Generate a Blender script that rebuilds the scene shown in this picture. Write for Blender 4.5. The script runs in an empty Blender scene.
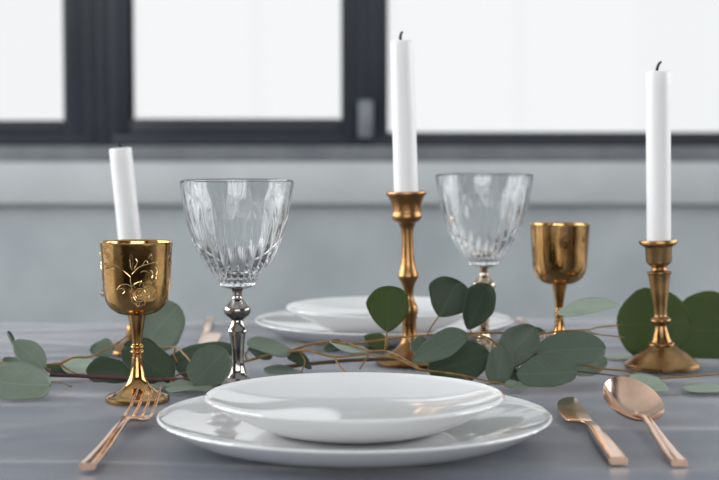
import bpy, bmesh, math, random
from mathutils import Vector, Matrix, noise
from math import sin, cos, pi, radians, sqrt, atan, atan2, asin, tan

random.seed(7)
scene = bpy.context.scene
COL = scene.collection

# ------------------------------------------------------------------ camera, world, lights, exposure
TZ = 0.75                      # height of the table top
CAM_H = 0.215                  # camera height over the table
FOC = 1600.0                   # focal length in pixels of a 719 x 480 frame
PITCH = atan(101.0 / FOC)      # camera looks slightly down

cam_data = bpy.data.cameras.new('camera')
cam = bpy.data.objects.new('camera', cam_data)
COL.objects.link(cam)
cam.location = (0, 0, TZ + CAM_H)
cam.rotation_euler = (pi / 2 - PITCH, 0, 0)
cam_data.sensor_width = 36.0
cam_data.lens = 36.0 * FOC / 719.0
cam_data.clip_start = 0.05
cam_data.dof.use_dof = True
cam_data.dof.focus_distance = 1.27
cam_data.dof.aperture_fstop = 7.5
scene.camera = cam

world = bpy.data.worlds.new('overcast_sky')
scene.world = world
world.use_nodes = True
bg = world.node_tree.nodes['Background']
bg.inputs['Color'].default_value = (0.985, 0.99, 1.0, 1)
bg.inputs['Strength'].default_value = 0.95

def area_light(name, loc, rot, sx, sy, power, color=(1, 1, 1)):
    ld = bpy.data.lights.new(name, 'AREA')
    ld.shape = 'RECTANGLE'
    ld.size, ld.size_y = sx, sy
    ld.energy = power
    ld.color = color
    o = bpy.data.objects.new(name, ld)
    COL.objects.link(o)
    o.location = loc
    o.rotation_euler = rot
    return o

# unseen area lamps added as fill at the side and rear wall openings
area_light('added_fill_left', (-2.98, 2.1, 1.75), (0, -pi / 2, 0), 1.6, 3.4, 128, (0.985, 0.992, 1.0))
area_light('added_fill_right', (3.38, 2.1, 1.75), (0, pi / 2, 0), 1.6, 3.4, 84, (0.985, 0.992, 1.0))
area_light('added_fill_rear', (0.2, -2.98, 1.75), (pi / 2, 0, 0), 3.4, 1.6, 76, (0.985, 0.992, 1.0))

scene.view_settings.view_transform = 'Standard'
scene.view_settings.look = 'None'
scene.view_settings.gamma = 1.0
scene.view_settings.use_curve_mapping = False
scene.view_settings.exposure = 0.0
scene.cycles.use_denoising = True
scene.cycles.max_bounces = 14
scene.cycles.transmission_bounces = 12
scene.cycles.transparent_max_bounces = 12
scene.cycles.sample_clamp_indirect = 4.0

# ------------------------------------------------------------------ pixel <-> place helpers
def at(px, py, d):
    """The point at world depth d seen at a pixel of the 719 x 480 frame."""
    a = (px - 359.5) / FOC
    b = -(py - 240.0) / FOC
    x, y, z = a, b * sin(PITCH) + cos(PITCH), b * cos(PITCH) - sin(PITCH)
    k = d / y
    return Vector((x * k, d, TZ + CAM_H + z * k))

# ------------------------------------------------------------------ materials
def lin(c):
    return tuple(((v / 255.0) / 12.92 if v / 255.0 <= 0.04045 else ((v / 255.0 + 0.055) / 1.055) ** 2.4) for v in c)

def new_mat(name):
    m = bpy.data.materials.new(name)
    m.use_nodes = True
    nt = m.node_tree
    p = nt.nodes['Principled BSDF']
    return m, nt, p

def mat_noise(name, c0, c1, scale=20.0, rough=(0.4, 0.5), metallic=0.0, bump=0.0, bump_scale=None, stretch=(1, 1, 1), detail=4.0, spec=0.5, lo=0.35, hi=0.65):
    m, nt, p = new_mat(name)
    N, L = nt.nodes, nt.links
    tc = N.new('ShaderNodeTexCoord')
    mp = N.new('ShaderNodeMapping')
    mp.inputs['Scale'].default_value = stretch
    L.new(tc.outputs['Object'], mp.inputs['Vector'])
    nz = N.new('ShaderNodeTexNoise')
    nz.inputs['Scale'].default_value = scale
    nz.inputs['Detail'].default_value = detail
    L.new(mp.outputs['Vector'], nz.inputs['Vector'])
    cr_ = N.new('ShaderNodeValToRGB')
    cr_.color_ramp.elements[0].position = lo
    cr_.color_ramp.elements[1].position = hi
    cr_.color_ramp.elements[0].color = (*c0, 1)
    cr_.color_ramp.elements[1].color = (*c1, 1)
    L.new(nz.outputs['Fac'], cr_.inputs['Fac'])
    L.new(cr_.outputs['Color'], p.inputs['Base Color'])
    mr = N.new('ShaderNodeMapRange')
    mr.inputs['From Min'].default_value = 0.3
    mr.inputs['From Max'].default_value = 0.7
    mr.inputs['To Min'].default_value = rough[0]
    mr.inputs['To Max'].default_value = rough[1]
    L.new(nz.outputs['Fac'], mr.inputs['Value'])
    L.new(mr.outputs['Result'], p.inputs['Roughness'])
    p.inputs['Metallic'].default_value = metallic
    p.inputs['Specular IOR Level'].default_value = spec
    if bump > 0:
        n2 = N.new('ShaderNodeTexNoise')
        n2.inputs['Scale'].default_value = bump_scale or scale * 4
        n2.inputs['Detail'].default_value = 3.0
        L.new(mp.outputs['Vector'], n2.inputs['Vector'])
        b = N.new('ShaderNodeBump')
        b.inputs['Strength'].default_value = bump
        b.inputs['Distance'].default_value = 0.002
        L.new(n2.outputs['Fac'], b.inputs['Height'])
        L.new(b.outputs['Normal'], p.inputs['Normal'])
    return m

M = {}
M['porcelain'] = mat_noise('porcelain', (0.80, 0.805, 0.81), (0.82, 0.825, 0.825), 30, (0.03, 0.05), spec=0.75)
M['brass'] = mat_noise('brass_polished', (0.27, 0.14, 0.045), (0.68, 0.41, 0.165), 26, (0.06, 0.16), 1.0, 0.06, 160, detail=6)
M['brass_engraved'] = mat_noise('brass_engraving', (0.86, 0.62, 0.30), (0.92, 0.70, 0.36), 120, (0.12, 0.2), 1.0)
M['brass_old'] = mat_noise('brass_aged', (0.21, 0.115, 0.045), (0.46, 0.28, 0.125), 45, (0.24, 0.40), 1.0, 0.08, 200, detail=6)
M['bronze'] = mat_noise('brass_reddish', (0.22, 0.11, 0.042), (0.44, 0.245, 0.10), 40, (0.26, 0.38), 1.0, 0.05, 200, detail=5)
M['rose_gold'] = mat_noise('rose_gold', (0.78, 0.51, 0.37), (0.86, 0.60, 0.46), 60, (0.12, 0.2), 1.0)
M['silver'] = mat_noise('silver_plate', (0.26, 0.24, 0.225), (0.42, 0.39, 0.365), 50, (0.05, 0.12), 1.0)
M['champagne'] = mat_noise('champagne_silver', (0.46, 0.36, 0.27), (0.58, 0.48, 0.38), 50, (0.08, 0.16), 1.0)
M['wick'] = mat_noise('charred_wick', (0.01, 0.01, 0.01), (0.03, 0.03, 0.035), 400, (0.8, 0.95))
M['frame'] = mat_noise('anthracite_window_frame', lin((26, 31, 41)), lin((33, 38, 48)), 6, (0.45, 0.55))
M['frame_dark'] = mat_noise('rubber_seal', lin((28, 31, 37)), lin((33, 37, 44)), 6, (0.6, 0.7))
M['frame_shade'] = mat_noise('painted_frame_shade', lin((98, 102, 107)), lin((114, 118, 122)), 12, (0.5, 0.65))  # grey that paints the shade below the window frames
M['handle'] = mat_noise('handle_metal', lin((112, 116, 122)), lin((125, 129, 135)), 30, (0.4, 0.5), 0.3)
M['plaster'] = mat_noise('grey_plaster', lin((160, 168, 172)), lin((178, 185, 188)), 5, (0.8, 0.9), bump=0.15, bump_scale=60, detail=6)
M['sill'] = mat_noise('painted_sill', lin((176, 181, 183)), lin((188, 192, 194)), 4, (0.7, 0.8), bump=0.05)
M['white_wall'] = mat_noise('white_plaster', lin((205, 208, 210)), lin((216, 218, 219)), 3, (0.85, 0.9))
M['floor'] = mat_noise('grey_concrete', lin((62, 58, 55)), lin((80, 75, 70)), 3, (0.5, 0.7), detail=7)
M['grey_wall'] = mat_noise('slate_plaster', lin((92, 94, 98)), lin((108, 110, 113)), 3, (0.85, 0.9))
M['wood'] = mat_noise('table_wood', lin((92, 66, 44)), lin((120, 88, 60)), 6, (0.45, 0.6), stretch=(1, 12, 12))

def candle_wax():
    m, nt, p = new_mat('candle_wax')
    p.inputs['Base Color'].default_value = (0.90, 0.90, 0.895, 1)
    p.inputs['Roughness'].default_value = 0.42
    p.inputs['Subsurface Weight'].default_value = 0.35
    p.inputs['Subsurface Radius'].default_value = (0.006, 0.005, 0.0045)
    p.inputs['Subsurface Scale'].default_value = 1.0
    N, L = nt.nodes, nt.links
    tc = N.new('ShaderNodeTexCoord')
    nz = N.new('ShaderNodeTexNoise'); nz.inputs['Scale'].default_value = 60
    L.new(tc.outputs['Object'], nz.inputs['Vector'])
    b = N.new('ShaderNodeBump'); b.inputs['Strength'].default_value = 0.05; b.inputs['Distance'].default_value = 0.001
    L.new(nz.outputs['Fac'], b.inputs['Height'])
    L.new(b.outputs['Normal'], p.inputs['Normal'])
    return m
M['wax'] = candle_wax()

def glass():
    m, nt, p = new_mat('crystal_glass')
    p.inputs['Base Color'].default_value = (0.985, 0.99, 0.99, 1)
    p.inputs['Transmission Weight'].default_value = 1.0
    p.inputs['Roughness'].default_value = 0.0
    p.inputs['IOR'].default_value = 1.5
    return m
M['glass'] = glass()

def pane_mat():
    m = bpy.data.materials.new('window_pane'); m.use_nodes = True
    nt = m.node_tree; N, L = nt.nodes, nt.links
    for n in list(N):
        N.remove(n)
    out = N.new('ShaderNodeOutputMaterial')
    mx = N.new('ShaderNodeMixShader')
    fr = N.new('ShaderNodeFresnel'); fr.inputs['IOR'].default_value = 1.1
    tr = N.new('ShaderNodeBsdfTransparent'); tr.inputs['Color'].default_value = (0.98, 0.985, 0.985, 1)
    gl = N.new('ShaderNodeBsdfGlossy'); gl.inputs['Roughness'].default_value = 0.02
    L.new(fr.outputs[0], mx.inputs[0]); L.new(tr.outputs[0], mx.inputs[1]); L.new(gl.outputs[0], mx.inputs[2])
    L.new(mx.outputs[0], out.inputs[0])
    return m
M['pane'] = pane_mat()

def linen():
    m, nt, p = new_mat('grey_linen')
    N, L = nt.nodes, nt.links
    tc = N.new('ShaderNodeTexCoord')
    nz = N.new('ShaderNodeTexNoise'); nz.inputs['Scale'].default_value = 9; nz.inputs['Detail'].default_value = 6
    L.new(tc.outputs['Object'], nz.inputs['Vector'])
    cr_ = N.new('ShaderNodeValToRGB')
    cr_.color_ramp.elements[0].color = (*lin((98, 103, 116)), 1)
    cr_.color_ramp.elements[1].color = (*lin((110, 115, 128)), 1)
    L.new(nz.outputs['Fac'], cr_.inputs['Fac'])
    L.new(cr_.outputs['Color'], p.inputs['Base Color'])
    p.inputs['Roughness'].default_value = 0.46
    p.inputs['Specular IOR Level'].default_value = 0.9
    p.inputs['Sheen Weight'].default_value = 0.9
    p.inputs['Sheen Roughness'].default_value = 0.12
    # woven threads
    hs = []
    for rot in (0.0, pi / 2):
        mp = N.new('ShaderNodeMapping'); mp.inputs['Rotation'].default_value = (0, 0, rot)
        L.new(tc.outputs['Object'], mp.inputs['Vector'])
        w = N.new('ShaderNodeTexWave'); w.inputs['Scale'].default_value = 420; w.inputs['Distortion'].default_value = 2.5
        L.new(mp.outputs['Vector'], w.inputs['Vector'])
        hs.append(w)
    ad = N.new('ShaderNodeMath'); ad.operation = 'ADD'
    L.new(hs[0].outputs['Fac'], ad.inputs[0]); L.new(hs[1].outputs['Fac'], ad.inputs[1])
    b = N.new('ShaderNodeBump'); b.inputs['Strength'].default_value = 0.12; b.inputs['Distance'].default_value = 0.0006
    L.new(ad.outputs[0], b.inputs['Height'])
    L.new(b.outputs['Normal'], p.inputs['Normal'])
    return m
M['linen'] = linen()

def leaf_mat(name, top, under, trans=0.25):
    m, nt, p = new_mat(name)
    N, L = nt.nodes, nt.links
    tc = N.new('ShaderNodeTexCoord')
    uv = N.new('ShaderNodeUVMap')
    sep = N.new('ShaderNodeSeparateXYZ')
    L.new(uv.outputs['UV'], sep.inputs[0])
    nz = N.new('ShaderNodeTexNoise'); nz.inputs['Scale'].default_value = 70; nz.inputs['Detail'].default_value = 5
    L.new(tc.outputs['Object'], nz.inputs['Vector'])
    mixc = N.new('ShaderNodeMix'); mixc.data_type = 'RGBA'
    mixc.inputs['A'].default_value = (*[v * 0.82 for v in top], 1)
    mixc.inputs['B'].default_value = (*[min(1, v * 1.18) for v in top], 1)
    L.new(nz.outputs['Fac'], mixc.inputs['Factor'])
    # paler midrib along v = 0.5 and faint side veins
    sb = N.new('ShaderNodeMath'); sb.operation = 'SUBTRACT'; sb.inputs[1].default_value = 0.5
    L.new(sep.outputs['Y'], sb.inputs[0])
    ab = N.new('ShaderNodeMath'); ab.operation = 'ABSOLUTE'
    L.new(sb.outputs[0], ab.inputs[0])
    rib = N.new('ShaderNodeMapRange'); rib.inputs['From Min'].default_value = 0.008; rib.inputs['From Max'].default_value = 0.022
    rib.inputs['To Min'].default_value = 0.22; rib.inputs['To Max'].default_value = 0.0
    L.new(ab.outputs[0], rib.inputs['Value'])
    md = N.new('ShaderNodeMath'); md.operation = 'MULTIPLY_ADD'; md.inputs[1].default_value = -0.8
    L.new(ab.outputs[0], md.inputs[0]); L.new(sep.outputs['X'], md.inputs[2])
    wv = N.new('ShaderNodeMath'); wv.operation = 'MULTIPLY'; wv.inputs[1].default_value = 50.0
    L.new(md.outputs[0], wv.inputs[0])
    sn = N.new('ShaderNodeMath'); sn.operation = 'SINE'
    L.new(wv.outputs[0], sn.inputs[0])
    vr = N.new('ShaderNodeMapRange'); vr.inputs['From Min'].default_value = 0.9; vr.inputs['From Max'].default_value = 1.0
    vr.inputs['To Min'].default_value = 0.0; vr.inputs['To Max'].default_value = 0.13
    L.new(sn.outputs[0], vr.inputs['Value'])
    mxv = N.new('ShaderNodeMath'); mxv.operation = 'MAXIMUM'
    L.new(rib.outputs['Result'], mxv.inputs[0]); L.new(vr.outputs['Result'], mxv.inputs[1])
    mixv = N.new('ShaderNodeMix'); mixv.data_type = 'RGBA'
    mixv.inputs['B'].default_value = (*[min(1, v * 1.8 + 0.05) for v in top], 1)
    L.new(mxv.outputs[0], mixv.inputs['Factor']); L.new(mixc.outputs['Result'], mixv.inputs['A'])
    L.new(mixv.outputs['Result'], p.inputs['Base Color'])
    p.inputs['Roughness'].default_value = 0.5
    p.inputs['Specular IOR Level'].default_value = 0.35
    b = N.new('ShaderNodeBump'); b.inputs['Strength'].default_value = 0.25; b.inputs['Distance'].default_value = 0.0006
    L.new(mxv.outputs[0], b.inputs['Height']); L.new(b.outputs['Normal'], p.inputs['Normal'])
    tl = N.new('ShaderNodeBsdfTranslucent')
    tl.inputs['Color'].default_value = (*under, 1)
    ms = N.new('ShaderNodeMixShader'); ms.inputs[0].default_value = trans
    out = N['Material Output']
    L.new(p.outputs[0], ms.inputs[1]); L.new(tl.outputs[0], ms.inputs[2]); L.new(ms.outputs[0], out.inputs[0])
    return m
M['leaf_dark'] = leaf_mat('leaf_dark_green', lin((60, 76, 56)), lin((84, 106, 58)), 0.22)
M['leaf_mid'] = leaf_mat('leaf_grey_green', lin((94, 108, 93)), lin((106, 124, 90)), 0.2)
M['leaf_sage'] = leaf_mat('leaf_sage', lin((126, 140, 124)), lin((126, 142, 112)), 0.2)
M['leaf_pale'] = leaf_mat('leaf_pale_green', lin((162, 177, 160)), lin((154, 175, 148)), 0.2)
M['leaf_bright'] = leaf_mat('leaf_fresh_green', lin((78, 94, 58)), lin((146, 166, 98)), 0.5)
M['stem_gold'] = mat_noise('stem_yellow_brown', lin((122, 90, 42)), lin((156, 120, 62)), 90, (0.5, 0.6))
M['stem_red'] = mat_noise('stem_dark_red', lin((60, 32, 34)), lin((84, 48, 46)), 60, (0.45, 0.55))
M['stem_brown'] = mat_noise('stem_dark_brown', lin((72, 54, 34)), lin((98, 76, 48)), 60, (0.5, 0.6))

# ------------------------------------------------------------------ object helpers
def tag(o, label=None, cat=None, group=None, kind=None):
    if label: o['label'] = label
    if cat: o['category'] = cat
    if group: o['group'] = group
    if kind: o['kind'] = kind
    return o

def empty(name, loc, rz=0.0):
    o = bpy.data.objects.new(name, None)
    o.empty_display_size = 0.02
    COL.objects.link(o)
    o.location = loc
    o.rotation_euler = (0, 0, rz)
    return o

def mesh_obj(name, verts, faces, mat, parent=None, sharp=38, uvs=None):
    me = bpy.data.meshes.new(name)
    me.from_pydata([tuple(v) for v in verts], [], faces)
    me.update()
    bm = bmesh.new(); bm.from_mesh(me)
    if uvs is None:
        bmesh.ops.remove_doubles(bm, verts=bm.verts, dist=1e-7)
    bmesh.ops.recalc_face_normals(bm, faces=bm.faces)
    bm.to_mesh(me); bm.free()
    if uvs is not None:
        lay = me.uv_layers.new(name='UVMap')
        for lp in me.loops:
            lay.data[lp.index].uv = uvs[lp.vertex_index]
    for p in me.polygons:
        p.use_smooth = True
    me.set_sharp_from_angle(angle=radians(sharp))
    me.materials.append(mat)
    o = bpy.data.objects.new(name, me)
    COL.objects.link(o)
    if parent is not None:
        o.parent = parent
    return o

class MB:
    def __init__(self):
        self.v, self.f = [], []
    def add(self, vs, fs):
        n = len(self.v)
        self.v += [Vector(v) for v in vs]
        self.f += [tuple(i + n for i in f) for f in fs]
        return self
    def box(self, a, b, bev=0.0):
        bm = bmesh.new()
        bmesh.ops.create_cube(bm, size=1.0)
        c = [(a[i] + b[i]) / 2 for i in range(3)]
        s = [abs(b[i] - a[i]) for i in range(3)]
        for v in bm.verts:
            v.co = Vector((c[i] + v.co[i] * s[i] for i in range(3)))
        if bev > 0:
            bmesh.ops.bevel(bm, geom=list(bm.edges), offset=bev, segments=2, affect='EDGES', profile=0.5)
        bm.verts.index_update()
        vs = [v.co.copy() for v in bm.verts]
        fs = [tuple(v.index for v in f.verts) for f in bm.faces]
        bm.free()
        return self.add(vs, fs)
    def lathe(self, prof, seg=64, rfun=None):
        vs, fs = [], []
        n = len(prof)
        for (r, z) in prof:
            for j in range(seg):
                t = 2 * pi * j / seg
                rr = r if rfun is None else rfun(r, z, t)
                vs.append((rr * cos(t), rr * sin(t), z))
        for i in range(n - 1):
            for j in range(seg):
                k = (j + 1) % seg
                if prof[i][0] < 1e-6 and prof[i + 1][0] < 1e-6:
                    continue
                if prof[i][0] < 1e-6:
                    fs.append((i * seg, (i + 1) * seg + k, (i + 1) * seg + j))
                elif prof[i + 1][0] < 1e-6:
                    fs.append((i * seg + j, i * seg + k, (i + 1) * seg))
                else:
                    fs.append((i * seg + j, i * seg + k, (i + 1) * seg + k, (i + 1) * seg + j))
        # collapse unused axis vertices
        used = sorted({i for f in fs for i in f})
        mp = {u: i for i, u in enumerate(used)}
        return self.add([vs[u] for u in used], [tuple(mp[i] for i in f) for f in fs])
    def tube(self, pts, rad, seg=8, cap=True):
        pts = [Vector(p) for p in pts]
        n = len(pts)
        if not hasattr(rad, '__len__'):
            rad = [rad] * n
        vs, fs = [], []
        up = Vector((0, 0, 1))
        for i, p in enumerate(pts):
            t = (pts[min(i + 1, n - 1)] - pts[max(i - 1, 0)]).normalized()
            if i == 0:
                ref = up if abs(t.dot(up)) < 0.9 else Vector((1, 0, 0))
                a = t.cross(ref).normalized()
            else:
                a = (a - t * a.dot(t)).normalized()
            b = t.cross(a)
            for j in range(seg):
                w = 2 * pi * j / seg
                vs.append(p + (a * cos(w) + b * sin(w)) * rad[i])
        for i in range(n - 1):
            for j in range(seg):
                k = (j + 1) % seg
                fs.append((i * seg + j, i * seg + k, (i + 1) * seg + k, (i + 1) * seg + j))
        if cap:
            fs.append(tuple(range(seg)))
            fs.append(tuple((n - 1) * seg + j for j in range(seg)))
        return self.add(vs, fs)
    def loft(self, secs, closed=True):
        """secs: list of rings with the same number of points."""
        m = len(secs[0])
        vs = [p for s in secs for p in s]
        fs = []
        for i in range(len(secs) - 1):
            for j in range(m):
                k = (j + 1) % m
                fs.append((i * m + j, i * m + k, (i + 1) * m + k, (i + 1) * m + j))
        fs.append(tuple(range(m)))
        fs.append(tuple((len(secs) - 1) * m + j for j in range(m)))
        return self.add(vs, fs)
    def obj(self, name, mat, parent=None, sharp=38):
        return mesh_obj(name, self.v, self.f, mat, parent, sharp)

def spline(pts, n=6):
    """Catmull-Rom through tuples of any size."""
    out = []
    k = len(pts)
    for i in range(k - 1):
        p0, p1, p2, p3 = pts[max(i - 1, 0)], pts[i], pts[i + 1], pts[min(i + 2, k - 1)]
        for s in range(n):
            t = s / n
            out.append(tuple(0.5 * ((2 * b) + (-a + c) * t + (2 * a - 5 * b + 4 * c - d) * t * t + (-a + 3 * b - 3 * c + d) * t ** 3)
                             for a, b, c, d in zip(p0, p1, p2, p3)))
    out.append(tuple(pts[-1]))
    return out

def poslathe(prof):
    return [(max(r, 0.0), z) for r, z in prof]

def copy_tree(o, parent=None):
    c = o.copy(); COL.objects.link(c); c.parent = parent
    for ch in list(o.children):
        copy_tree(ch, c)
    return c

# ------------------------------------------------------------------ the room
X0, X1, Y0, Y1, ZC = -3.0, 3.4, -3.0, 4.0, 3.5
def struct(name, mb, mat, parent=None):
    o = mb.obj(name, mat, parent)
    if parent is None:
        tag(o, kind='structure')
    return o

struct('floor', MB().box((X0 - .2, Y0 - .2, -0.1), (X1 + .2, Y1 + .3, 0)), M['floor'])
struct('ceiling', MB().box((X0 - .2, Y0 - .2, ZC), (X1 + .2, Y1 + .3, ZC + .1)), M['white_wall'])
WX0, WX1, WZ0, WZ1 = -2.80, 3.20, 0.9475, 2.30
wb = MB()
wb.box((X0 - .2, Y1, 0), (X1 + .2, Y1 + .3, 0.908))
wb.box((X0 - .2, Y1, 0.908), (WX0, Y1 + .3, ZC))
wb.box((WX1, Y1, 0.908), (X1 + .2, Y1 + .3, ZC))
wb.box((WX0, Y1, WZ1), (WX1, Y1 + .3, ZC))
struct('wall_back', wb, M['plaster'])
# window board under the windows: a painted ledge that stands proud of the wall
st = MB().box((X0, Y1 - 0.035, 0.803), (X1, Y1 - 0.0005, 0.908), 0.004)
struct('trim_1', st, M['sill'])
st2 = MB().box((WX0 - .02, Y1 - 0.005, 0.9085), (WX1 + .02, Y1 + .10, WZ0), 0.002)  # dark strip standing in for the shadow under the frames
struct('frame_shade_strip', st2, M['frame_shade'])
# side wall with an opening added for a fill lamp
wl = MB()
wl.box((X0 - .2, Y0, 0), (X0, Y1, 0.9)); wl.box((X0 - .2, Y0, 2.6), (X0, Y1, ZC))
wl.box((X0 - .2, Y0, 0.9), (X0, 0.3, 2.6)); wl.box((X0 - .2, 3.9, 0.9), (X0, Y1, 2.6))
struct('wall_left', wl, M['white_wall'])
wq = MB()
wq.box((X1, Y0, 0), (X1 + .2, Y1, 0.9)); wq.box((X1, Y0, 2.6), (X1 + .2, Y1, ZC))
wq.box((X1, Y0, 0.9), (X1 + .2, 0.3, 2.6)); wq.box((X1, 3.9, 0.9), (X1 + .2, Y1, 2.6))
struct('wall_right', wq, M['grey_wall'])
wr = MB()
wr.box((X0, Y0 - .2, 0), (X1, Y0, 0.9)); wr.box((X0, Y0 - .2, 2.6), (X1, Y0, ZC))
wr.box((X0, Y0 - .2, 0.9), (-1.6, Y0, 2.6)); wr.box((2.0, Y0 - .2, 0.9), (X1, Y0, 2.6))
struct('wall_rear', wr, M['grey_wall'])

def rect_frame(mb, x0, x1, z0, z1, w, y0, y1, bev=0.004, wb=None, wt=None):
    wb = w if wb is None else wb
    wt = w if wt is None else wt
    mb.box((x0, y0, z0), (x0 + w, y1, z1), bev)
    mb.box((x1 - w, y0, z0), (x1, y1, z1), bev)
    mb.box((x0 + w, y0, z0), (x1 - w, y1, z0 + wb), bev)
    mb.box((x0 + w, y0, z1 - wt), (x1 - w, y1, z1), bev)

def window(n, x0, x1, px0, px1, pz0, handle=None):
    """Frame x0..x1, glass px0..px1 from pz0 upwards."""
    root = empty('window_%d' % n, ((x0 + x1) / 2, Y1, WZ0))
    tag(root, kind='structure')
    off = Vector((-(x0 + x1) / 2, -Y1, -WZ0))
    f = MB()
    fw = 0.035
    rect_frame(f, x0, x1, WZ0, WZ1, fw, Y1 + .006, Y1 + .10, .002)
    s = MB()
    pz1 = WZ1 - .10
    s.box((x0 + fw - .003, Y1 + .004, WZ0 + .026), (px0, Y1 + .08, WZ1 - .03), .005)
    s.box((px1, Y1 + .004, WZ0 + .026), (x1 - fw + .003, Y1 + .08, WZ1 - .03), .005)
    s.box((px0, Y1 + .004, WZ0 + .026), (px1, Y1 + .08, pz0), .005)
    s.box((px0, Y1 + .004, pz1), (px1, Y1 + .08, WZ1 - .03), .005)
    g = MB().box((px0 - .004, Y1 + .045, pz0 - .004), (px1 + .004, Y1 + .051, pz1 + .004))
    for mb, nm, mt in ((f, 'window_frame', 'frame'), (s, 'sash', 'frame'), (g, 'pane', 'pane')):
        mb.v = [v + off for v in mb.v]
        mb.obj(nm, M[mt], root)
    if handle is not None:
        hx, hz = handle
        h = MB().box((hx - .017, Y1 - .006, hz - .05), (hx + .017, Y1 + .004, hz + .05), .003)
        h.box((hx - .008, Y1 - .035, hz + .012), (hx + .008, Y1 - .006, hz + .03), .003)
        h.box((hx - .009, Y1 - .045, hz + .012), (hx + .009, Y1 - .033, hz + .15), .003)
        h.v = [v + off for v in h.v]
        h.obj('window_handle', M['handle'], root)
    return root

window(1, -1.30, -0.655, -1.23, -0.739, 1.012)
window(6, -2.80, -1.30, -2.72, -1.38, 1.010)
window(2, -0.655, -0.006, -0.571, -0.046, 1.016)
window(3, -0.006, 1.70, 0.071, 1.62, 0.981)
window(7, 1.70, 3.20, 1.78, 3.12, 1.010)
# hinge cover on the post between two windows
hc = MB().box((-0.003, Y1 - .014, 0.968), (0.034, Y1 + .006, 1.062), .004)
hc.obj('hinge_cover', M['handle'], bpy.data.objects['window_3']).location = Vector((-(-0.006 + 1.70) / 2, -Y1, -WZ0))
# unseen windows added in side and rear walls: frames only, before the fill lamps
def added_window(n, loc, rz, w, h, posts):
    root = empty('window_%d' % n, loc, rz)
    tag(root, kind='structure')
    f = MB()
    rect_frame(f, -w / 2, w / 2, 0, h, .06, -.04, .04)
    for k in range(1, posts + 1):
        x = -w / 2 + w * k / (posts + 1)
        f.box((x - .05, -.04, .06), (x + .05, .04, h - .06), .004)
    f.obj('window_frame', M['frame'], root)
added_window(4, (X0 + .07, 2.1, .9), pi / 2, 3.6, 1.7, 3)
added_window(8, (X1 - .07, 2.1, .9), pi / 2, 3.6, 1.7, 3)
added_window(5, (0.2, Y0 + .07, .9), 0, 3.6, 1.7, 3)

# ------------------------------------------------------------------ table and cloth
T_YAW = radians(4.0)
TL, TW = 2.1, 0.975                      # table top length and width
T_C = Vector((0.05, 1.412, 0))           # centre of the table
table = empty('dining_table', (T_C.x, T_C.y, 0), T_YAW)
tag(table, 'long rectangular dining table hidden under the grey linen cloth', 'table')
MB().box((-TL / 2, -TW / 2, TZ - .036), (TL / 2, TW / 2, TZ - .004), .003).obj('table_top', M['wood'], table)
ap = MB()
rect_ = (TL / 2 - .08, TW / 2 - .08)
for s in (-1, 1):
    ap.box((-rect_[0], s * rect_[1] - .012, TZ - .12), (rect_[0], s * rect_[1] + .012, TZ - .036))
    ap.box((s * rect_[0] - .012, -rect_[1], TZ - .12), (s * rect_[0] + .012, rect_[1], TZ - .036))
ap.obj('apron', M['wood'], table)
for sx in (-1, 1):
    for sy in (-1, 1):
        MB().box((sx * rect_[0] - .035, sy * rect_[1] - .035, 0), (sx * rect_[0] + .035, sy * rect_[1] + .035, TZ - .036), .004).obj('leg', M['wood'], table)

def cloth():
    drop, R = 0.30, 0.008
    def axis(half, step_in, n_out):
        a = [-half + 2 * half * i / step_in for i in range(step_in + 1)]
        o = [0.003, 0.006, 0.0095, 0.014, 0.03] + [0.03 + (drop - .03) * (i + 1) / n_out for i in range(n_out)]
        return [-half - v for v in reversed(o)] + a + [half + v for v in o]
    hx, hy = TL / 2 + .001, TW / 2 + .001
    us, vs_ = axis(hx, 230, 7), axis(hy, 130, 7)
    V, F = [], []
    def wrap(e):            # distance past the edge -> (out, down)
        q = R * pi / 2
        if e <= 0: return 0.0, 0.0
        if e < q: return R * sin(e / R), R * (1 - cos(e / R))
        return R, R + (e - q)
    for v in vs_:
        for u in us:
            eu, ev = max(0, abs(u) - hx), max(0, abs(v) - hy)
            ou, du = wrap(eu); ov, dv = wrap(ev)
            x = max(-hx, min(hx, u)); y = max(-hy, min(hy, v))
            down = sqrt(du * du + dv * dv)
            fold = 0.016 * min(1, max(0, down - .02) / .2) * (1 + noise.noise(Vector((u * 7, v * 7, 3.3))) + 0.5 * sin(u * 23) + .5 * sin(v * 21))
            if eu > 0: x += (ou + fold) * (1 if u > 0 else -1)
            if ev > 0: y += (ov + fold) * (1 if v > 0 else -1)
            # soft ripples and creases of the ironed cloth
            w = 0.0014 * noise.noise(Vector((u * 3.5 + v, v * 11.0, 0.4))) + 0.0006 * noise.noise(Vector((u * 13, v * 24 + u * 4, 5.0)))
            w += 0.0007 * max(0.0, 1 - abs(noise.noise(Vector((u * 2.6 + v * .8, v * 9.0, 9.0)))) * 7.0)
            w = max(-0.0032, min(0.0004, w - 0.0014))
            if down > 0: w *= max(0, 1 - down * 60)
            V.append((x, y, TZ - down + w))
    m = len(us)
    for j in range(len(vs_) - 1):
        for i in range(m - 1):
            F.append((j * m + i, j * m + i + 1, (j + 1) * m + i + 1, (j + 1) * m + i))
    o = mesh_obj('tablecloth', V, F, M['linen'], None, 80)
    o.location = (T_C.x, T_C.y, 0)
    o.rotation_euler = (0, 0, T_YAW)
    md = o.modifiers.new('thickness', 'SOLIDIFY'); md.thickness = 0.0006; md.offset = -1
    tag(o, 'wrinkled grey linen tablecloth covering the whole table', 'tablecloth')
cloth()

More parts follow.
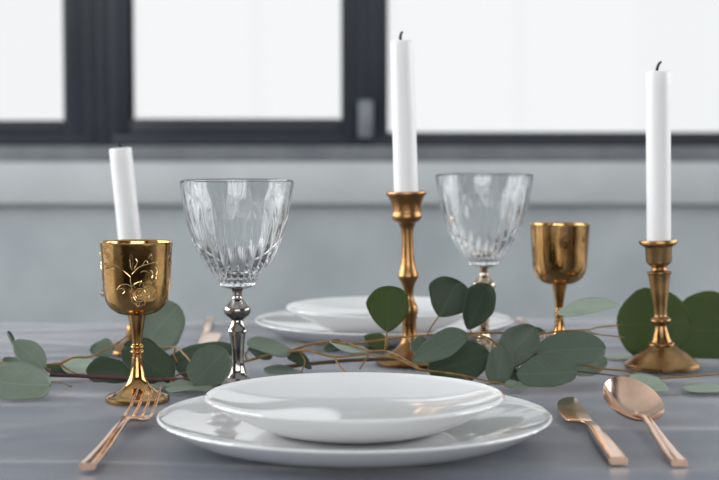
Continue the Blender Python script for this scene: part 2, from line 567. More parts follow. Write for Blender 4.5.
# ------------------------------------------------------------------ plates
def plate_mesh(R, foot_r, h, zc, power, up=1.9):
    """Coupe plate: low foot ring, rounded underside, thick lip, concave inside."""
    under = [(0.0, .0014), (foot_r - .005, .0014), (foot_r - .004, .0002), (foot_r - .001, .0002)]
    under += [(foot_r + (R - .0004 - foot_r) * q, .0007 + (h - .0026) * q ** up) for q in [i / 18 for i in range(19)]]
    lip = [(R, h - .0012), (R - .0004, h - .0004), (R - .0013, h)]
    top = [(r, zc + (h - .0004 - zc) * (r / R) ** power) for r in [(R - .0026) * (1 - i / 34) for i in range(35)]]
    prof = [(max(0, r), z) for r, z in under + lip + top]
    prof[-1] = (0.0, prof[-1][1])
    return MB().lathe(prof, 128)

PLATE_Z = TZ + 0.0008
c1 = Vector((-0.0035, 1.130, PLATE_Z))
c2 = Vector((0.0265, 1.732, PLATE_Z))
o = plate_mesh(0.140, 0.098, 0.0195, .0060, 3.6).obj('dinner_plate', M['porcelain'])
o.location = c1
tag(o, 'large white dinner plate between fork and round-bladed knife, under a smaller plate', 'plate')
d2 = o.copy(); COL.objects.link(d2); d2.location = c2
tag(d2, 'large white dinner plate at the window-side table edge behind the greenery, under a smaller plate', 'plate')
o2 = plate_mesh(0.1065, 0.057, 0.0255, .0085, 3.1, 1.3).obj('side_plate', M['porcelain'])
SZ = 0.0078
o2.location = c1 + Vector((0.0, 0.0, SZ))
tag(o2, 'smaller white plate stacked on the dinner plate between fork and knife', 'plate')
d3 = o2.copy(); COL.objects.link(d3); d3.location = c2 + Vector((0.0, 0, SZ))
tag(d3, 'smaller white plate stacked on the dinner plate at the window-side table edge', 'plate')

# ------------------------------------------------------------------ brass goblets
BOWL = [(0.0030, .0705), (.0110, .0712), (.0175, .0735), (.0228, .0780), (.0258, .0840), (.0272, .0920), (.0280, .1040), (.0288, .1180), (.0297, .1300)]
def bowl_r(z):
    pr = spline(BOWL, 8)
    for a, b in zip(pr, pr[1:]):
        if a[1] <= z <= b[1]:
            return a[0] + (b[0] - a[0]) * (z - a[1]) / max(1e-9, b[1] - a[1])
    return pr[-1][0]
def make_goblet(name, loc, engraved, facing=0.0):
    root = empty(name, loc)
    foot = spline([(0.0, 0.0012), (.022, .0006), (.0255, .0002)], 3) + [(.0262, .0012), (.0262, .0034), (.0252, .0044)] + \
        spline([(.0250, .0046), (.0185, .0072), (.0116, .0118), (.0074, .0182), (.0053, .0275), (.0044, .0360)], 6)
    foot = [(0, .0012)] + foot[1:] + [(0, .0362)]
    MB().lathe(poslathe(foot), 64).obj('foot', M['brass'], root)
    stem = [(0, .0355)] + spline([(.0040, .0358), (.0041, .0385)], 2) + spline([(.0041, .0386), (.0056, .0405), (.0041, .0425)], 5) + \
        spline([(.0042, .0426), (.0054, .0445), (.0040, .0466)], 5) + spline([(.0039, .0468), (.0048, .0560), (.0064, .0650), (.0076, .0702)], 5) + [(.0078, .0712), (0, .0714)]
    MB().lathe(poslathe(stem), 48).obj('stem', M['brass'], root)
    outer = spline(BOWL, 6)
    rim = [(.0298, .1306), (.0294, .1310), (.0290, .1306)]
    inner = [(max(0.0, r - .0012), z + (.0012 if z < .08 else 0)) for r, z in reversed(outer)]
    prof = [(0, .0704)] + outer + rim + inner + [(0, .0720)]
    MB().lathe(prof, 96).obj('bowl', M['brass'], root)
    if engraved:
        k = 1.318 / 1600 / 6
        strokes = [
            [(130, 150), (170, 185), (230, 215), (290, 265)], [(300, 250), (340, 210), (400, 190), (448, 185), (462, 212)],
            [(285, 172), (298, 133), (306, 172), (300, 212)], [(322, 158), (330, 182), (312, 218)], [(290, 165), (293, 205), (302, 225)],
            [(200, 342), (230, 316), (268, 310), (292, 322)], [(205, 342), (235, 335), (255, 350), (240, 365)],
            [(430, 300), (446, 280), (450, 255)], [(420, 370), (440, 350), (444, 330)], [(395, 410), (425, 400), (440, 375)],
            [(290, 265), (292, 300), (300, 335)], [(120, 165), (140, 150), (150, 170)], [(395, 160), (410, 135), (418, 165)],
            [(360, 200), (380, 170), (392, 188)], [(440, 210), (455, 235), (445, 258)], [(150, 190), (165, 220), (190, 215)],
            [(350, 240), (372, 232), (395, 244)], [(410, 230), (425, 250), (418, 275)]]
        ring = [(345 + 56 * cos(a), 368 + 72 * sin(a)) for a in [2 * pi * i / 22 for i in range(23)]]
        spiral = [(345 + (8 + 34 * i / 26) * cos(i * .62), 370 + (9 + 40 * i / 26) * sin(i * .62)) for i in range(27)]
        strokes += [ring, spiral]
        for i in range(8):
            a = 2 * pi * i / 8
            strokes.append([(345 + 40 * cos(a), 368 + 52 * sin(a)), (345 + 62 * cos(a + .18), 368 + 80 * sin(a + .18)), (345 + 48 * cos(a + .5), 368 + 62 * sin(a + .5))])
        mb = MB()
        for rep in range(3):
            for s in strokes:
                pts = []
                for x, y in spline(s, 5):
                    z = .1305 - (y - 75) * k
                    if z < .0735: z = .0735
                    r = bowl_r(z)
                    th = -pi / 2 + facing + max(-1.45, min(1.45, (x - 277) * k / .0282)) + rep * 2 * pi / 3
                    pts.append(((r + .00005) * cos(th), (r + .00005) * sin(th), z))
                mb.tube(pts, .0003, 5)
        mb.obj('engraving', M['brass_engraved'], root)
    return root
g1 = make_goblet('goblet', Vector((-0.1822, 1.303, TZ + .0006)), True, facing=-0.10)
tag(g1, 'polished brass goblet with engraved leaf ornament standing behind the fork', 'goblet')
g2 = make_goblet('goblet', Vector((0.198, 1.578, TZ + .0006)), False)
tag(g2, 'plain brass goblet behind the greenery between crystal glass and candlestick', 'goblet')

# ------------------------------------------------------------------ wine glasses
def make_glass(loc, stem_mat, rot):
    root = empty('wine_glass', loc, rot)
    outer = spline([(.0090, .0862), (.0130, .0868), (.0152, .0884), (.0158, .0905), (.0180, .0936), (.0232, .1000), (.0292, .1080), (.0345, .1175), (.0388, .1280),
                    (.0421, .1380), (.0445, .1480), (.0470, .1620), (.0492, .1780)], 6)
    NR = 26
    def amp(z):
        if z < .090 or z > .172: return 0.0
        a = min(1, (z - .090) / .010) * min(1, (.172 - z) / .035)
        return a
    def rf(r, z, t):
        f = abs(cos(NR * t / 2)) ** 0.7
        return r - 0.0011 * amp(z) * (1 - f) * (1.4 if z < .125 else 1.0)
    inner0 = spline([(.0, .0985), (.0060, .0990), (.0125, .1008), (.0190, .1055), (.0255, .1125), (.0308, .1200), (.0355, .1300),
                     (.0390, .1400), (.0422, .1500), (.0451, .1630), (.0479, .1780)], 6)
    seg = 260
    mb = MB()
    prof = [(0, .0862)] + outer + [(.0491, .1788), (.0485, .1791), (.0480, .1788)] + list(reversed(inner0))
    prof = [(max(0, r), z) for r, z in prof]
    prof[-1] = (0, prof[-1][1])
    n_out = 1 + len(outer)
    # the flutes are cut into the outer surface only
    state = {'i': 0}
    outer_keys = {(round(r, 7), round(z, 7)) for r, z in prof[:n_out]}
    def rfun(r, z, t):
        return rf(r, z, t) if (round(r, 7), round(z, 7)) in outer_keys and r > .012 else r
    mb.lathe(prof, seg, rfun)
    mb.obj('bowl', M['glass'], root, 60)
    st = [(0, .0862), (.0088, .0861), (.0088, .0854)] + spline([(.0058, .0850), (.0045, .0828), (.0044, .0775), (.0070, .0742), (.0110, .0695), (.0118, .0662), (.0102, .0625),
                                                   (.0058, .0588), (.0053, .0570), (.0066, .0532), (.0086, .0495)], 6) + [(.0090, .0484), (.0084, .0474)] + \
        spline([(.0074, .0468), (.0061, .0390), (.0056, .0290), (.0058, .0205), (.0070, .0135), (.0098, .0080)], 6)
    st += [(0, .0078)]
    # gently faceted column
    mb = MB().lathe(poslathe(st), 96, lambda r, z, t: r * (1 - .035 * abs(sin(5 * t))) if (.009 < z < .047 or .062 < z < .062001) else r)
    mb.obj('stem', stem_mat, root)
    ft = [(0, .0010), (.0255, .0002), (.0275, .0006), (.0278, .0018)] + spline([(.0268, .0024), (.0210, .0036), (.0150, .0056), (.0104, .0082)], 5) + [(0, .0083)]
    MB().lathe(poslathe(ft), 72).obj('foot', stem_mat, root)
    return root
w1 = make_glass(Vector(((236.8 - 359.5) / 1600 * 1.38, 1.38, TZ + .0006)), M['silver'], 0.1)
tag(w1, 'fluted crystal wine glass with dark silver baluster stem standing behind the stacked plates', 'wine glass')
w2 = make_glass(Vector(((484.3 - 359.5) / 1600 * 1.615, 1.615, TZ + .0006)), M['champagne'], 0.05)
tag(w2, 'fluted crystal wine glass with warm metal stem behind two upright leaves near the plain goblet', 'wine glass')

# ------------------------------------------------------------------ candlesticks and candles
def lathe_solid(root, name, pr, mat, seg=64, sharp=38):
    return MB().lathe(poslathe(pr), seg).obj(name, mat, root, sharp)

def candlestick_right(loc):
    root = empty('candlestick', loc)
    lathe_solid(root, 'foot', [(0, .001), (.033, .0002), (.0350, .0010), (.0352, .0036), (.0342, .0050)] +
                spline([(.0338, .0054), (.0285, .0098), (.0220, .0150), (.0160, .0188), (.0128, .0212)], 6) + [(0, .0213)], M['brass_old'])
    lathe_solid(root, 'stem', [(0, .0205)] + spline([(.0118, .0210), (.0124, .0228), (.0110, .0246)], 4) + spline([(.0096, .0250), (.0080, .0290), (.0062, .0360), (.0056, .0400)], 5) +
                spline([(.0060, .0412), (.0092, .0440), (.0092, .0462), (.0062, .0488)], 5) + spline([(.0058, .0495), (.0070, .0620), (.0092, .0800), (.0106, .0890)], 5) +
                [(.0114, .0898), (.0114, .0910), (.0100, .0918)] + spline([(.0072, .0926), (.0066, .0945), (.0076, .0962)], 4) + [(0, .0963)], M['brass_old'])
    lathe_solid(root, 'candle_cup', [(0, .0962), (.0078, .0962), (.0112, .0990), (.0120, .1010), (.0124, .1130)] + spline([(.0132, .1146), (.0160, .1158), (.0178, .1172)], 4) +
                [(.0180, .1190), (.0176, .1204), (.0168, .1208), (.0122, .1198), (.0119, .1190), (.0118, .1000), (0, .1000)], M['brass_old'])
    return root
cs_r = candlestick_right(Vector((0.2838, 1.490, TZ + .0006)))
for ch in cs_r.children:
    if ch.name.split('.')[0] != 'foot': ch.rotation_euler = (0, radians(-2.4), 0)
tag(cs_r, 'aged brass candlestick with domed foot in front of two big round leaves', 'candlestick')

def candlestick_mid(loc):
    root = empty('candlestick', loc)
    lathe_solid(root, 'foot', [(0, .001), (.031, .0002), (.0328, .0010), (.0330, .0030), (.0320, .0044)] +
                spline([(.0316, .0048), (.0240, .0085), (.0160, .0130), (.0105, .0185), (.0078, .0235)], 6) + [(0, .0236)], M['bronze'])
    lathe_solid(root, 'stem', [(0, .0230)] + spline([(.0078, .0232), (.0068, .0300), (.0066, .0370), (.0072, .0440), (.0084, .0500), (.0078, .0555), (.0050, .0620), (.0046, .0680),
                                                     (.0062, .0760), (.0096, .0830), (.0094, .0865), (.0070, .0950), (.0058, .1080), (.0056, .1180), (.0062, .1290), (.0085, .1345)], 6) +
                [(.0086, .1348), (0, .1349)], M['bronze'])
    lathe_solid(root, 'candle_cup', [(0, .1346), (.0088, .1346)] + spline([(.0112, .1362), (.0138, .1390), (.0142, .1420), (.0136, .1445)], 4) +
                spline([(.0134, .1448), (.0140, .1520), (.0168, .1590), (.0190, .1618)], 5) +
                [(.0193, .1634), (.0189, .1646), (.0182, .1648), (.0128, .1636), (.0122, .1620), (.0121, .1440), (0, .1440)], M['bronze'])
    return root
cs_m = candlestick_mid(Vector((0.0485, 1.520, TZ + .0006)))
for ch in cs_m.children:
    if ch.name.split('.')[0] != 'foot': ch.rotation_euler = (0, radians(-1.4), 0)
tag(cs_m, 'tall slender reddish brass candlestick with flared cup between the two crystal glasses', 'candlestick')

def candlestick_left(loc):
    root = empty('candlestick', loc)
    lathe_solid(root, 'foot', [(0, .001), (.026, .0002), (.0275, .0010), (.0276, .0030), (.0268, .0042)] +
                spline([(.0264, .0045), (.0190, .0075), (.0120, .0110), (.0085, .0140)], 6) + [(0, .0141)], M['bronze'])
    lathe_solid(root, 'stem', [(0, .0138)] + spline([(.0085, .0140), (.0088, .0200), (.0082, .0260), (.0050, .0310), (.0038, .0360), (.0040, .0480), (.0070, .0540)], 6) + [(0, .0541)], M['bronze'])
    lathe_solid(root, 'drip_pan', [(0, .0538), (.0070, .0538)] + spline([(.0200, .0548), (.0310, .0572), (.0352, .0604)], 5) + [(.0358, .0612), (.0352, .0620)] +
                spline([(.0340, .0614), (.0300, .0590), (.0200, .0566), (.0150, .0562)], 5) + [(0, .0560)], M['silver'])
    lathe_solid(root, 'candle_cup', [(0, .0558), (.0145, .0558), (.0150, .0575), (.0152, .0720), (.0158, .0730), (.0150, .0738), (.0142, .0730), (.0140, .0580), (0, .0580)], M['bronze'])
    return root
cl_loc = Vector(((133.5 - 359.5) / 1600 * 1.60, 1.60, TZ + .0006))
cs_l = candlestick_left(cl_loc)
tag(cs_l, 'low brass candlestick with silvery drip pan hidden behind the engraved goblet', 'candlestick')

def make_candle(loc, length, r0, r1, tilt=(0, 0), wick=((0, 0, 0), (0, 0, .006)), label=''):
    root = empty('candle', loc)
    root.rotation_euler = (tilt[0], tilt[1], 0)
    rs = [(0, 0.0), (r0 - .0006, 0.0), (r0, .0008)]
    for i in range(1, 13):
        t = i / 13
        rs.append((r0 + (r1 - r0) * t, length * t))
    rs += [(r1, length - .0022), (r1 - .0005, length - .0008), (r1 - .0016, length), (r1 * .62, length - .0004), (r1 * .3, length - .0009), (0, length - .0012)]
    MB().lathe(rs, 64).obj('wax', M['wax'], root)
    wp = [(p[0], p[1], p[2] + length - .002) for p in spline(list(wick), 5)]
    n = len(wp)
    MB().tube(wp, [.0016 - .0006 * (i / n) for i in range(n)], 7).obj('wick', M['wick'], root)
    tag(root, label, 'candle')
    return root
# top of each candle measured over its cup
make_candle(Vector((0.2838 - .1002 * tan(radians(2.4)), 1.490, TZ + .0006 + .1005)), 0.1768, .0112, .0115, (0, radians(-0.9)),
            ((-.0012, 0, 0), (-.0010, 0, .004), (.0006, 0, .0084), (.0030, 0, .0106)), 'white taper candle standing in the aged brass candlestick with domed foot')
make_candle(Vector((0.0485 - .1442 * tan(radians(1.4)), 1.520, TZ + .0006 + .1444)), 0.1630, .0117, .0109, (0, radians(-1.8)),
            ((-.0005, 0, 0), (-.0012, 0, .004), (-.0006, 0, .0078), (.0012, 0, .0102)), 'white taper candle standing in the tall slender candlestick')
make_candle(cl_loc + Vector((.0010, 0, .0596)), 0.1467, .0114, .0112, (radians(0.0), radians(-5.4)),
            ((0, 0, 0), (-.0002, 0, .004), (0, 0, .0088)), 'leaning white candle behind the engraved goblet')

# ------------------------------------------------------------------ cutlery (long axis +Y, handle end at the origin)
def rrect(x, y, z, hw, ht, nx=0.0, rnd=.35, tiltx=0.0):
    """Rounded rectangle cross-section in the XZ plane."""
    r = min(hw, ht) * rnd * 2
    r = min(r, hw, ht)
    pts = []
    for cx, cz, a0 in ((hw - r, ht - r, 0), (-hw + r, ht - r, pi / 2), (-hw + r, -ht + r, pi), (hw - r, -ht + r, 1.5 * pi)):
        for k in range(4):
            a = a0 + pi / 2 * k / 3
            pts.append((cx + r * cos(a), cz + r * sin(a)))
    c, s = cos(tiltx), sin(tiltx)
    return [Vector((x + px * c - pz * s, y, z + px * s + pz * c)) for px, pz in pts]

def loft_path(stations, n=5):
    """stations: (x, y, z, halfwidth, halfthickness)"""
    st = spline(stations, n)
    return MB().loft([rrect(a[0], a[1], a[2], max(a[3], .0003), max(a[4], .0002)) for a in st])

def make_fork(loc, rz, label):
    root = empty('fork', loc, rz)
    loft_path([(0, 0, .0026, .0056, .0024), (0, .020, .0028, .0054, .0023), (0, .060, .0045, .0046, .0021), (0, .105, .0082, .0036, .0019), (0, .128, .0092, .0030, .0018),
               (0, .145, .0080, .0032, .0016)], 4).obj('handle', M['rose_gold'], root)
    loft_path([(0, .142, .0084, .0031, .0016), (0, .150, .0070, .0050, .0013), (0, .157, .0052, .0088, .0011), (0, .166, .0042, .0112, .0011), (0, .176, .0038, .0116, .0010),
               (0, .1785, .0039, .0116, .0010)], 5).obj('head', M['rose_gold'], root)
    for k in range(4):
        x = -.0099 + .0066 * k
        e = x * .88
        loft_path([(x, .1765, .0038, .0017, .0010), (x, .186, .0045, .0015, .0010), (x * .96, .202, .0074, .0013, .0010), (x * .92, .220, .0128, .0010, .0009), (e, .2340, .0182, .0006, .0006), (e, .2360, .0190, .0003, .0003)], 4).obj('tine', M['rose_gold'], root)
    tag(root, label, 'fork')
    return root

def make_knife(loc, rz, label):
    root = empty('butter_knife', loc, rz)
    loft_path([(0, 0, .0030, .0062, .0026), (0, .02, .0031, .0061, .0026), (0, .06, .0034, .0056, .0026), (0, .105, .0036, .0046, .0024), (0, .130, .0034, .0038, .0020),
               (0, .138, .0032, .0037, .0017)], 4).obj('handle', M['rose_gold'], root)
    # broad rounded blade: straight spine on the right, bulging edge with a square heel on the left
    edge = spline([(.1420, -.0034), (.1470, -.0060), (.1500, -.0120), (.1540, -.0158), (.1620, -.0172), (.1800, -.0176), (.2050, -.0165), (.2300, -.0138), (.2480, -.0098), (.2580, -.0050), (.2625, .0006), (.2632, .0030)], 4)
    spine = [(.1420, .0034), (.1800, .0042), (.2200, .0050), (.2500, .0056), (.2600, .0050), (.2632, .0036)]
    def sp(y):
        for (a, b), (c, d) in zip(spine, spine[1:]):
            if a <= y <= c + 1e-9:
                return b + (d - b) * (y - a) / (c - a)
        return spine[-1][1]
    secs = []
    for y, l in edge:
        y = min(y, .2632)
        r = max(sp(y), l + .0008)
        secs.append(rrect((l + r) / 2, y - .006, .0036 - .004 * (y - .142), (r - l) / 2, .0012 - .004 * (y - .142), rnd=.4))
    MB().loft(secs).obj('blade', M['rose_gold'], root)
    tag(root, label, 'knife')
    return root

def make_spoon(loc, rz, label):
    root = empty('spoon', loc, rz)
    loft_path([(0, 0, .0026, .0054, .0024), (0, .03, .0030, .0050, .0023), (0, .080, .0062, .0040, .0021), (0, .112, .0092, .0032, .0019), (0, .136, .0094, .0032, .0017),
               (0, .148, .0078, .0040, .0015), (0, .156, .0068, .0050, .0011)], 4).obj('handle', M['rose_gold'], root)
    # bowl: an egg-shaped shell, tip raised towards +Y, slightly rolled
    NU, NA = 12, 56
    L, W, D = .072, .0235, .0110
    V, F = [], []
    def pt(a, s, off):
        yy = cos(a)                      # -1 root .. +1 tip
        w = W * (1 + .10 * -yy * .6)
        x = s * w * sin(a)
        y = s * (L / 2) * yy
        z = -D * (1 - s ** 2.2)
        return Vector((x, y, z - off))
    for side, off in ((0, 0.0), (1, .0013)):
        for i in range(NU + 1):
            s = i / NU
            ss = s if side == 0 else s
            for j in range(NA):
                V.append(pt(2 * pi * j / NA, ss, off * (1 - .35 * s)))
    n1 = (NU + 1) * NA
    for side in (0, 1):
        b = side * n1
        for i in range(NU):
            for j in range(NA):
                k = (j + 1) % NA
                q = (b + i * NA + j, b + i * NA + k, b + (i + 1) * NA + k, b + (i + 1) * NA + j)
                if i == 0: q = (b, b + NA + k, b + NA + j)
                F.append(q)
    for j in range(NA):
        k = (j + 1) % NA
        F.append((NU * NA + j, NU * NA + k, n1 + NU * NA + k, n1 + NU * NA + j))
    rot = Matrix.Rotation(radians(18), 4, 'X') @ Matrix.Rotation(radians(9), 4, 'Y')
    V = [rot @ v for v in V]
    zmin = min(v.z for v in V)
    V = [v + Vector((0, .152 + L / 2 * cos(radians(16)) - .002, .0006 - zmin)) for v in V]
    mesh_obj('bowl', V, F, M['rose_gold'], root, 60)
    tag(root, label, 'spoon')
    return root

CZ = TZ + .0008
make_fork(Vector((-.1765, 1.025, CZ)), atan2(-.010, .23), 'rose gold fork lying beside the plates with tines before the engraved goblet')
make_knife(Vector((.1705, 1.041, CZ)), atan2(-.001, .24), 'rose gold round-bladed knife lying between stacked plates and a spoon')
make_spoon(Vector((.2095, 1.036, CZ)), atan2(-.001, .2), 'rose gold spoon with wide oval bowl below the aged brass candlestick')
make_knife(Vector((-.176, 1.874, CZ)), pi + .06, 'rose gold knife at the window-side table edge beside the plates there')
make_fork(Vector((.188, 1.868, CZ)), pi, 'rose gold fork at the window-side table edge behind glass and greenery')

# ------------------------------------------------------------------ eucalyptus
def leaf_geo(bx, by, tx, ty, w, db, dt, dn, cup, bend, shape):
    """Leaf blade between two points of space; w = half width seen, dn = how much nearer its lower side lies."""
    dx, dy = tx - bx, ty - by
    ln = sqrt(dx * dx + dy * dy)
    nx, ny = -dy / ln, dx / ln
    w = w * {'round': 1.10, 'oval': 1.05, 'heart': 1.06, 'point': 1.12}[shape]
    sgn = ny
    NU, NV = 14, 10
    B, T = at(bx, by, db), at(tx, ty, dt)
    midx, midy, dm = (bx + tx) / 2, (by + ty) / 2, (db + dt) / 2
    S = at(midx + nx * w, midy + ny * w, dm - dn * sgn) - at(midx, midy, dm)
    A = T - B
    nrm = A.cross(S).normalized()
    if nrm.y > 0: nrm = -nrm               # towards the camera side
    V, UV, F = [], [], []
    p, q, notch = {'round': (.95, 2.1, 0.0), 'oval': (.92, 1.85, 0.0), 'heart': (1.5, 2.1, .16), 'point': (1.25, 1.8, 0.0)}[shape]
    seed = bx * .37 + ty * .11
    for i in range(NU + 1):
        u = .5 - .5 * cos(pi * i / NU)
        hw = max(0.0, 1 - abs(2 * u ** p - 1) ** q) ** (1 / q) if 0 < i < NU else 0.0
        for j in range(NV + 1):
            v = -1 + 2 * j / NV
            uu = u * (1 - notch * max(0, 1 - abs(v) * 1.3) ** 1.5 * u * u)
            wav = .0016 * sin(5 * u + 2.5 * v + seed) * abs(v)
            off = cup * ((v * hw) ** 2 - .35) + bend * (u - u * u) * 4 * -1 + wav
            c = B + A * uu + S * (hw * v * (1 + .05 * sin(7 * u + seed + v) + .03 * sin(15 * u + seed * 2.1 - 2 * v))) + nrm * off
            if c.z < TZ + .0022 + .0004 * (1 - v * v): c.z = TZ + .0022 + .0004 * (1 - v * v)
            V.append(c); UV.append((u, .5 + .5 * v * (hw if hw > 0 else .01)))
    m = NV + 1
    for i in range(NU):
        for j in range(NV):
            F.append((i * m + j, i * m + j + 1, (i + 1) * m + j + 1, (i + 1) * m + j))
    return V, F, UV

def sprig(label, stems, leaves, mats='stem_gold'):
    first = at(*stems[0][0][0])
    root = empty('eucalyptus_sprig', Vector((first.x, first.y, TZ + .001)))
    off = -root.location
    allp = []
    for path, r0, r1, mt in stems:
        P = spline([tuple(at(*q)) for q in path], 5)
        P = [Vector((a, b, max(c, TZ + max(r0, r1) + .0016))) for a, b, c in P]
        n = len(P)
        P = [p + Vector((noise.noise(p * 60) * .0006, noise.noise(p * 60 + Vector((9, 9, 9))) * .0006, abs(noise.noise(p * 45)) * .0005)) for p in P]
        allp += P
        rad = [(r0 + (r1 - r0) * i / (n - 1)) * (1 + .12 * noise.noise(P[i] * 150)) for i in range(n)]
        MB().tube([p + off for p in P], rad, 8).obj('stem', M[mt], root)
    for L in leaves:
        (bx, by, tx, ty, w, db, dt, dn, mt, shape, cup, bend) = L
        V, F, UV = leaf_geo(bx, by, tx, ty, w, db, dt, dn, cup, bend, shape)
        base = V[5].copy()
        o = mesh_obj('leaf', [v + off for v in V], F, M[mt], root, 180, uvs=UV)
        md = o.modifiers.new('thickness', 'SOLIDIFY'); md.thickness = .0005; md.offset = 0
        near = min(allp, key=lambda p: (p - base).length)
        d = (near - base).length
        if .002 < d < .05:
            axis = (base - V[len(V) // 2]).normalized()
            mid = (base + near) / 2 + axis * d * .18
            mid.z = max(mid.z, TZ + .003)
            pp = spline([tuple(base - axis * .002), tuple(mid), tuple(near)], 5)
            pp = [Vector(p) for p in pp]
            for p in pp: p.z = max(p.z, TZ + .0024)
            MB().tube([p + off for p in pp], [.0006 + .0004 * i / len(pp) for i in range(len(pp))], 6).obj('petiole', M['stem_gold'], o)
    tag(root, label, 'eucalyptus', 'eucalyptus sprigs along the table centre')
    return root

def lf(bx, by, tx, ty, w, db, dt=None, dn=.008, mt='mid', shape='round', cup=.003, bend=.001):
    return (bx, by, tx, ty, w, db, dt if dt is not None else db, dn, 'leaf_' + mt, shape, cup, bend)

sprig('eucalyptus sprig with thin yellow stem and big sage leaves beside the engraved goblet and fork',
      [([(-18, 363, 1.395), (0, 363, 1.39), (32, 365, 1.385), (60, 363.5, 1.39), (73, 358, 1.40), (90, 356.7, 1.41), (110, 346.7, 1.44), (125, 338, 1.47), (138, 326, 1.49)], .0011, .0008, 'stem_gold'),
       ([(60, 363.5, 1.39), (67, 369, 1.385), (76, 373.5, 1.38)], .0008, .0006, 'stem_gold'),
       ([(46, 367, 1.385), (58, 374, 1.38)], .0006, .0006, 'stem_red')],
      [lf(-14, 379, 51, 384, 19, 1.322, 1.322, .024, 'sage', 'round', .003, .002),
       lf(45, 367, 14, 340, 11.5, 1.375, 1.385, .006, 'sage', 'oval'),
       lf(21, 358, 8, 331, 2.6, 1.385, 1.40, .012, 'mid', 'oval'),
       lf(28, 363, 2, 360, 5, 1.40, 1.41, .015, 'mid', 'oval'),
       lf(44, 366, 69, 372, 4.5, 1.418, 1.414, .012, 'dark', 'oval'),
       lf(61, 365, 93, 364, 9, 1.42, 1.42, .02, 'pale', 'oval'),
       lf(114, 346, 90, 351, 8, 1.46, 1.46, .012, 'mid', 'round'),
       lf(140, 348, 178, 305, 22, 1.51, 1.52, .006, 'sage', 'round', .004)])

sprig('eucalyptus sprig with dark red woody stem and dark leaves behind the engraved goblet',
      [([(50, 375, 1.39), (80, 376, 1.388), (110, 377.5, 1.385), (150, 380, 1.38), (196, 380, 1.372)], .0017, .0022, 'stem_red'),
       ([(118, 352, 1.44), (135, 347, 1.435), (155, 348, 1.43), (176, 347.5, 1.42), (184, 354, 1.40), (190, 361, 1.385), (194, 372, 1.376), (196, 380, 1.372)], .0008, .0009, 'stem_gold'),
       ([(174, 376, 1.40), (188, 372, 1.40)], .0008, .0008, 'stem_gold'),
       ([(52, 382, 1.385), (62, 383, 1.375), (71, 387, 1.365)], .0008, .0006, 'stem_brown')],
      [lf(132, 372, 86, 371, 12, 1.395, 1.40, .012, 'dark', 'round'),
       lf(172, 379, 124, 345, 18, 1.388, 1.41, .012, 'dark', 'round', .003),
       lf(164, 365, 235, 347, 12, 1.435, 1.43, .012, 'dark', 'oval', .003),
       lf(176, 362, 206, 374, 10, 1.42, 1.40, .01, 'dark', 'round'),
       lf(193, 384, 226, 349, 18, 1.352, 1.372, .004, 'mid', 'round', .003),
       lf(212, 386, 166, 388, 5.5, 1.35, 1.35, .024, 'sage', 'oval', .001, .0),
       lf(168, 386, 148, 387, 3, 1.365, 1.365, .014, 'sage', 'oval', .001, .0)])

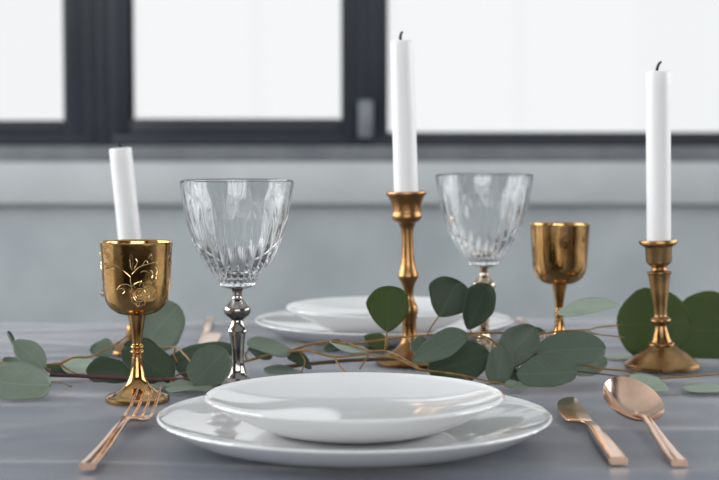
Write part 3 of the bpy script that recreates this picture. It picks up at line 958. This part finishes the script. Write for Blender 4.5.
sprig('long eucalyptus sprig with forked golden stems lying between crystal glasses, candlesticks and both plate stacks',
      [([(228, 366, 1.455), (262, 357, 1.44), (288, 351.5, 1.43), (310, 344.5, 1.43), (333, 341.5, 1.435), (347, 344, 1.44), (375, 341, 1.455), (404, 337, 1.455), (447, 334, 1.445), (480, 333.5, 1.44), (511, 333, 1.44),
         (540, 333.5, 1.44), (565, 331, 1.44), (587, 330, 1.45), (600, 327, 1.48), (619, 325.3, 1.53)], .0012, .0008, 'stem_gold'),
       ([(268, 355, 1.43), (288, 352, 1.43), (307, 350.5, 1.42), (334, 357, 1.41), (368, 355, 1.41), (397, 359, 1.40), (419, 368.7, 1.385), (440, 372, 1.375), (461, 375, 1.365)], .0012, .0008, 'stem_gold'),
       ([(334, 357, 1.41), (338, 364, 1.40), (345, 372, 1.385)], .0009, .0007, 'stem_gold'),
       ([(348, 343.5, 1.44), (368, 351, 1.425), (385, 351, 1.42), (401, 357, 1.405), (419, 368, 1.385)], .0009, .0009, 'stem_gold'),
       ([(368, 351, 1.425), (367, 358, 1.415), (360, 369, 1.395)], .0008, .0008, 'stem_gold'),
       ([(385, 351, 1.42), (386.5, 341, 1.42), (387.5, 330, 1.42)], .0009, .0007, 'stem_gold'),
       ([(286, 367, 1.46), (319, 363, 1.465), (358, 360, 1.47), (402, 359, 1.475)], .0019, .0016, 'stem_brown'),
       ([(587, 330, 1.45), (596, 334, 1.455), (624, 337.5, 1.475)], .0007, .0006, 'stem_gold'),
       ([(427, 335, 1.45), (433, 325, 1.44), (440, 315, 1.435)], .0007, .0006, 'stem_gold'),
       ([(478, 333.5, 1.44), (485, 338, 1.42), (493, 342, 1.40)], .0007, .0006, 'stem_gold'),
       ([(552, 333, 1.44), (557, 324, 1.44), (564, 311, 1.44)], .0007, .0006, 'stem_gold')],
      [lf(291, 351, 247, 342, 8, 1.43, 1.425, .016, 'sage', 'oval', .002),
       lf(288, 353, 312, 367, 6, 1.44, 1.435, .01, 'dark', 'oval'),
       lf(248, 348, 272, 357, 5, 1.45, 1.45, .012, 'dark', 'oval'),
       lf(303, 372, 264, 369, 4.5, 1.425, 1.42, .016, 'sage', 'oval', .001),
       lf(369, 352, 330, 342, 3, 1.425, 1.43, .02, 'pale', 'oval', .001),
       lf(347, 346, 323, 347, 4.5, 1.45, 1.45, .012, 'dark', 'oval'),
       lf(388, 346, 364, 335, 7, 1.465, 1.475, .008, 'bright', 'oval'),
       lf(387.5, 332, 389, 286, 20, 1.42, 1.42, .003, 'bright', 'heart', .003),
       lf(439, 316.5, 458, 280, 21, 1.435, 1.44, .004, 'dark', 'heart', .002),
       lf(468, 330, 487, 284, 15, 1.415, 1.41, .005, 'dark', 'heart', .004),
       lf(467, 334, 413, 361, 12.5, 1.39, 1.375, .010, 'mid', 'oval', .003, -.002),
       lf(411, 343, 431, 350, 8, 1.43, 1.425, .008, 'mid', 'round'),
       lf(429, 372, 490, 354, 18.5, 1.41, 1.405, .010, 'dark', 'round', .003),
       lf(497, 385, 503, 345, 13, 1.378, 1.385, .004, 'mid', 'round', .002),
       lf(497, 368, 535, 327, 17, 1.395, 1.40, .006, 'mid', 'point', .003),
       lf(514, 337, 545, 331, 5, 1.46, 1.46, .01, 'dark', 'oval'),
       lf(505, 384, 529, 388, 4, 1.36, 1.355, .014, 'sage', 'oval', .001, 0),
       lf(536, 353, 606, 348, 16, 1.40, 1.405, .014, 'mid', 'round', .003, -.002),
       lf(577, 371, 517, 373, 15, 1.375, 1.378, .012, 'mid', 'round', .003),
       lf(522, 380, 500, 371, 8, 1.40, 1.40, .012, 'dark', 'round'),
       lf(545, 345, 535, 362, 8, 1.43, 1.42, .01, 'mid', 'round'),
       lf(557, 311.5, 620, 305, 7, 1.44, 1.44, .020, 'pale', 'oval', .001, -.0015),
       lf(617, 325, 691, 322, 31.5, 1.54, 1.545, .006, 'bright', 'round', .003)])

sprig('eucalyptus sprig curling around the domed candlestick foot above the spoon',
      [([(560, 356, 1.43), (580, 364, 1.425), (600, 368.5, 1.42), (627, 371.5, 1.42), (652, 378, 1.405), (680, 377, 1.405), (722, 373, 1.42), (752, 362, 1.46), (765, 345, 1.51), (752, 330, 1.55)], .0010, .0009, 'stem_gold'),
       ([(575, 371, 1.40), (600, 374, 1.395), (624, 377, 1.39)], .0007, .0006, 'stem_brown')],
      [lf(575, 371, 607, 359, 10, 1.435, 1.45, .012, 'sage', 'round'),
       lf(754, 330, 672, 329, 35, 1.57, 1.575, .03, 'bright', 'round', .003),
       lf(630, 375, 668, 391, 7.5, 1.385, 1.345, .016, 'pale', 'oval', .001, 0),
       lf(727, 394, 682, 389, 6, 1.355, 1.36, .022, 'pale', 'oval', .001, 0),
       lf(638, 360, 607, 359, 4, 1.56, 1.56, .02, 'pale', 'oval', .001, 0)])

# ------------------------------------------------------------------ groups of look-alikes
GROUPS = {'dinner_plate': 'large dinner plates', 'side_plate': 'smaller plates on dinner plates', 'goblet': 'brass goblets', 'wine_glass': 'crystal wine glasses',
          'candlestick': 'brass candlesticks', 'candle': 'white candles', 'fork': 'rose gold forks', 'butter_knife': 'rose gold knives'}
for ob in bpy.data.objects:
    if ob.parent is None and ob.name.split('.')[0] in GROUPS:
        ob['group'] = GROUPS[ob.name.split('.')[0]]
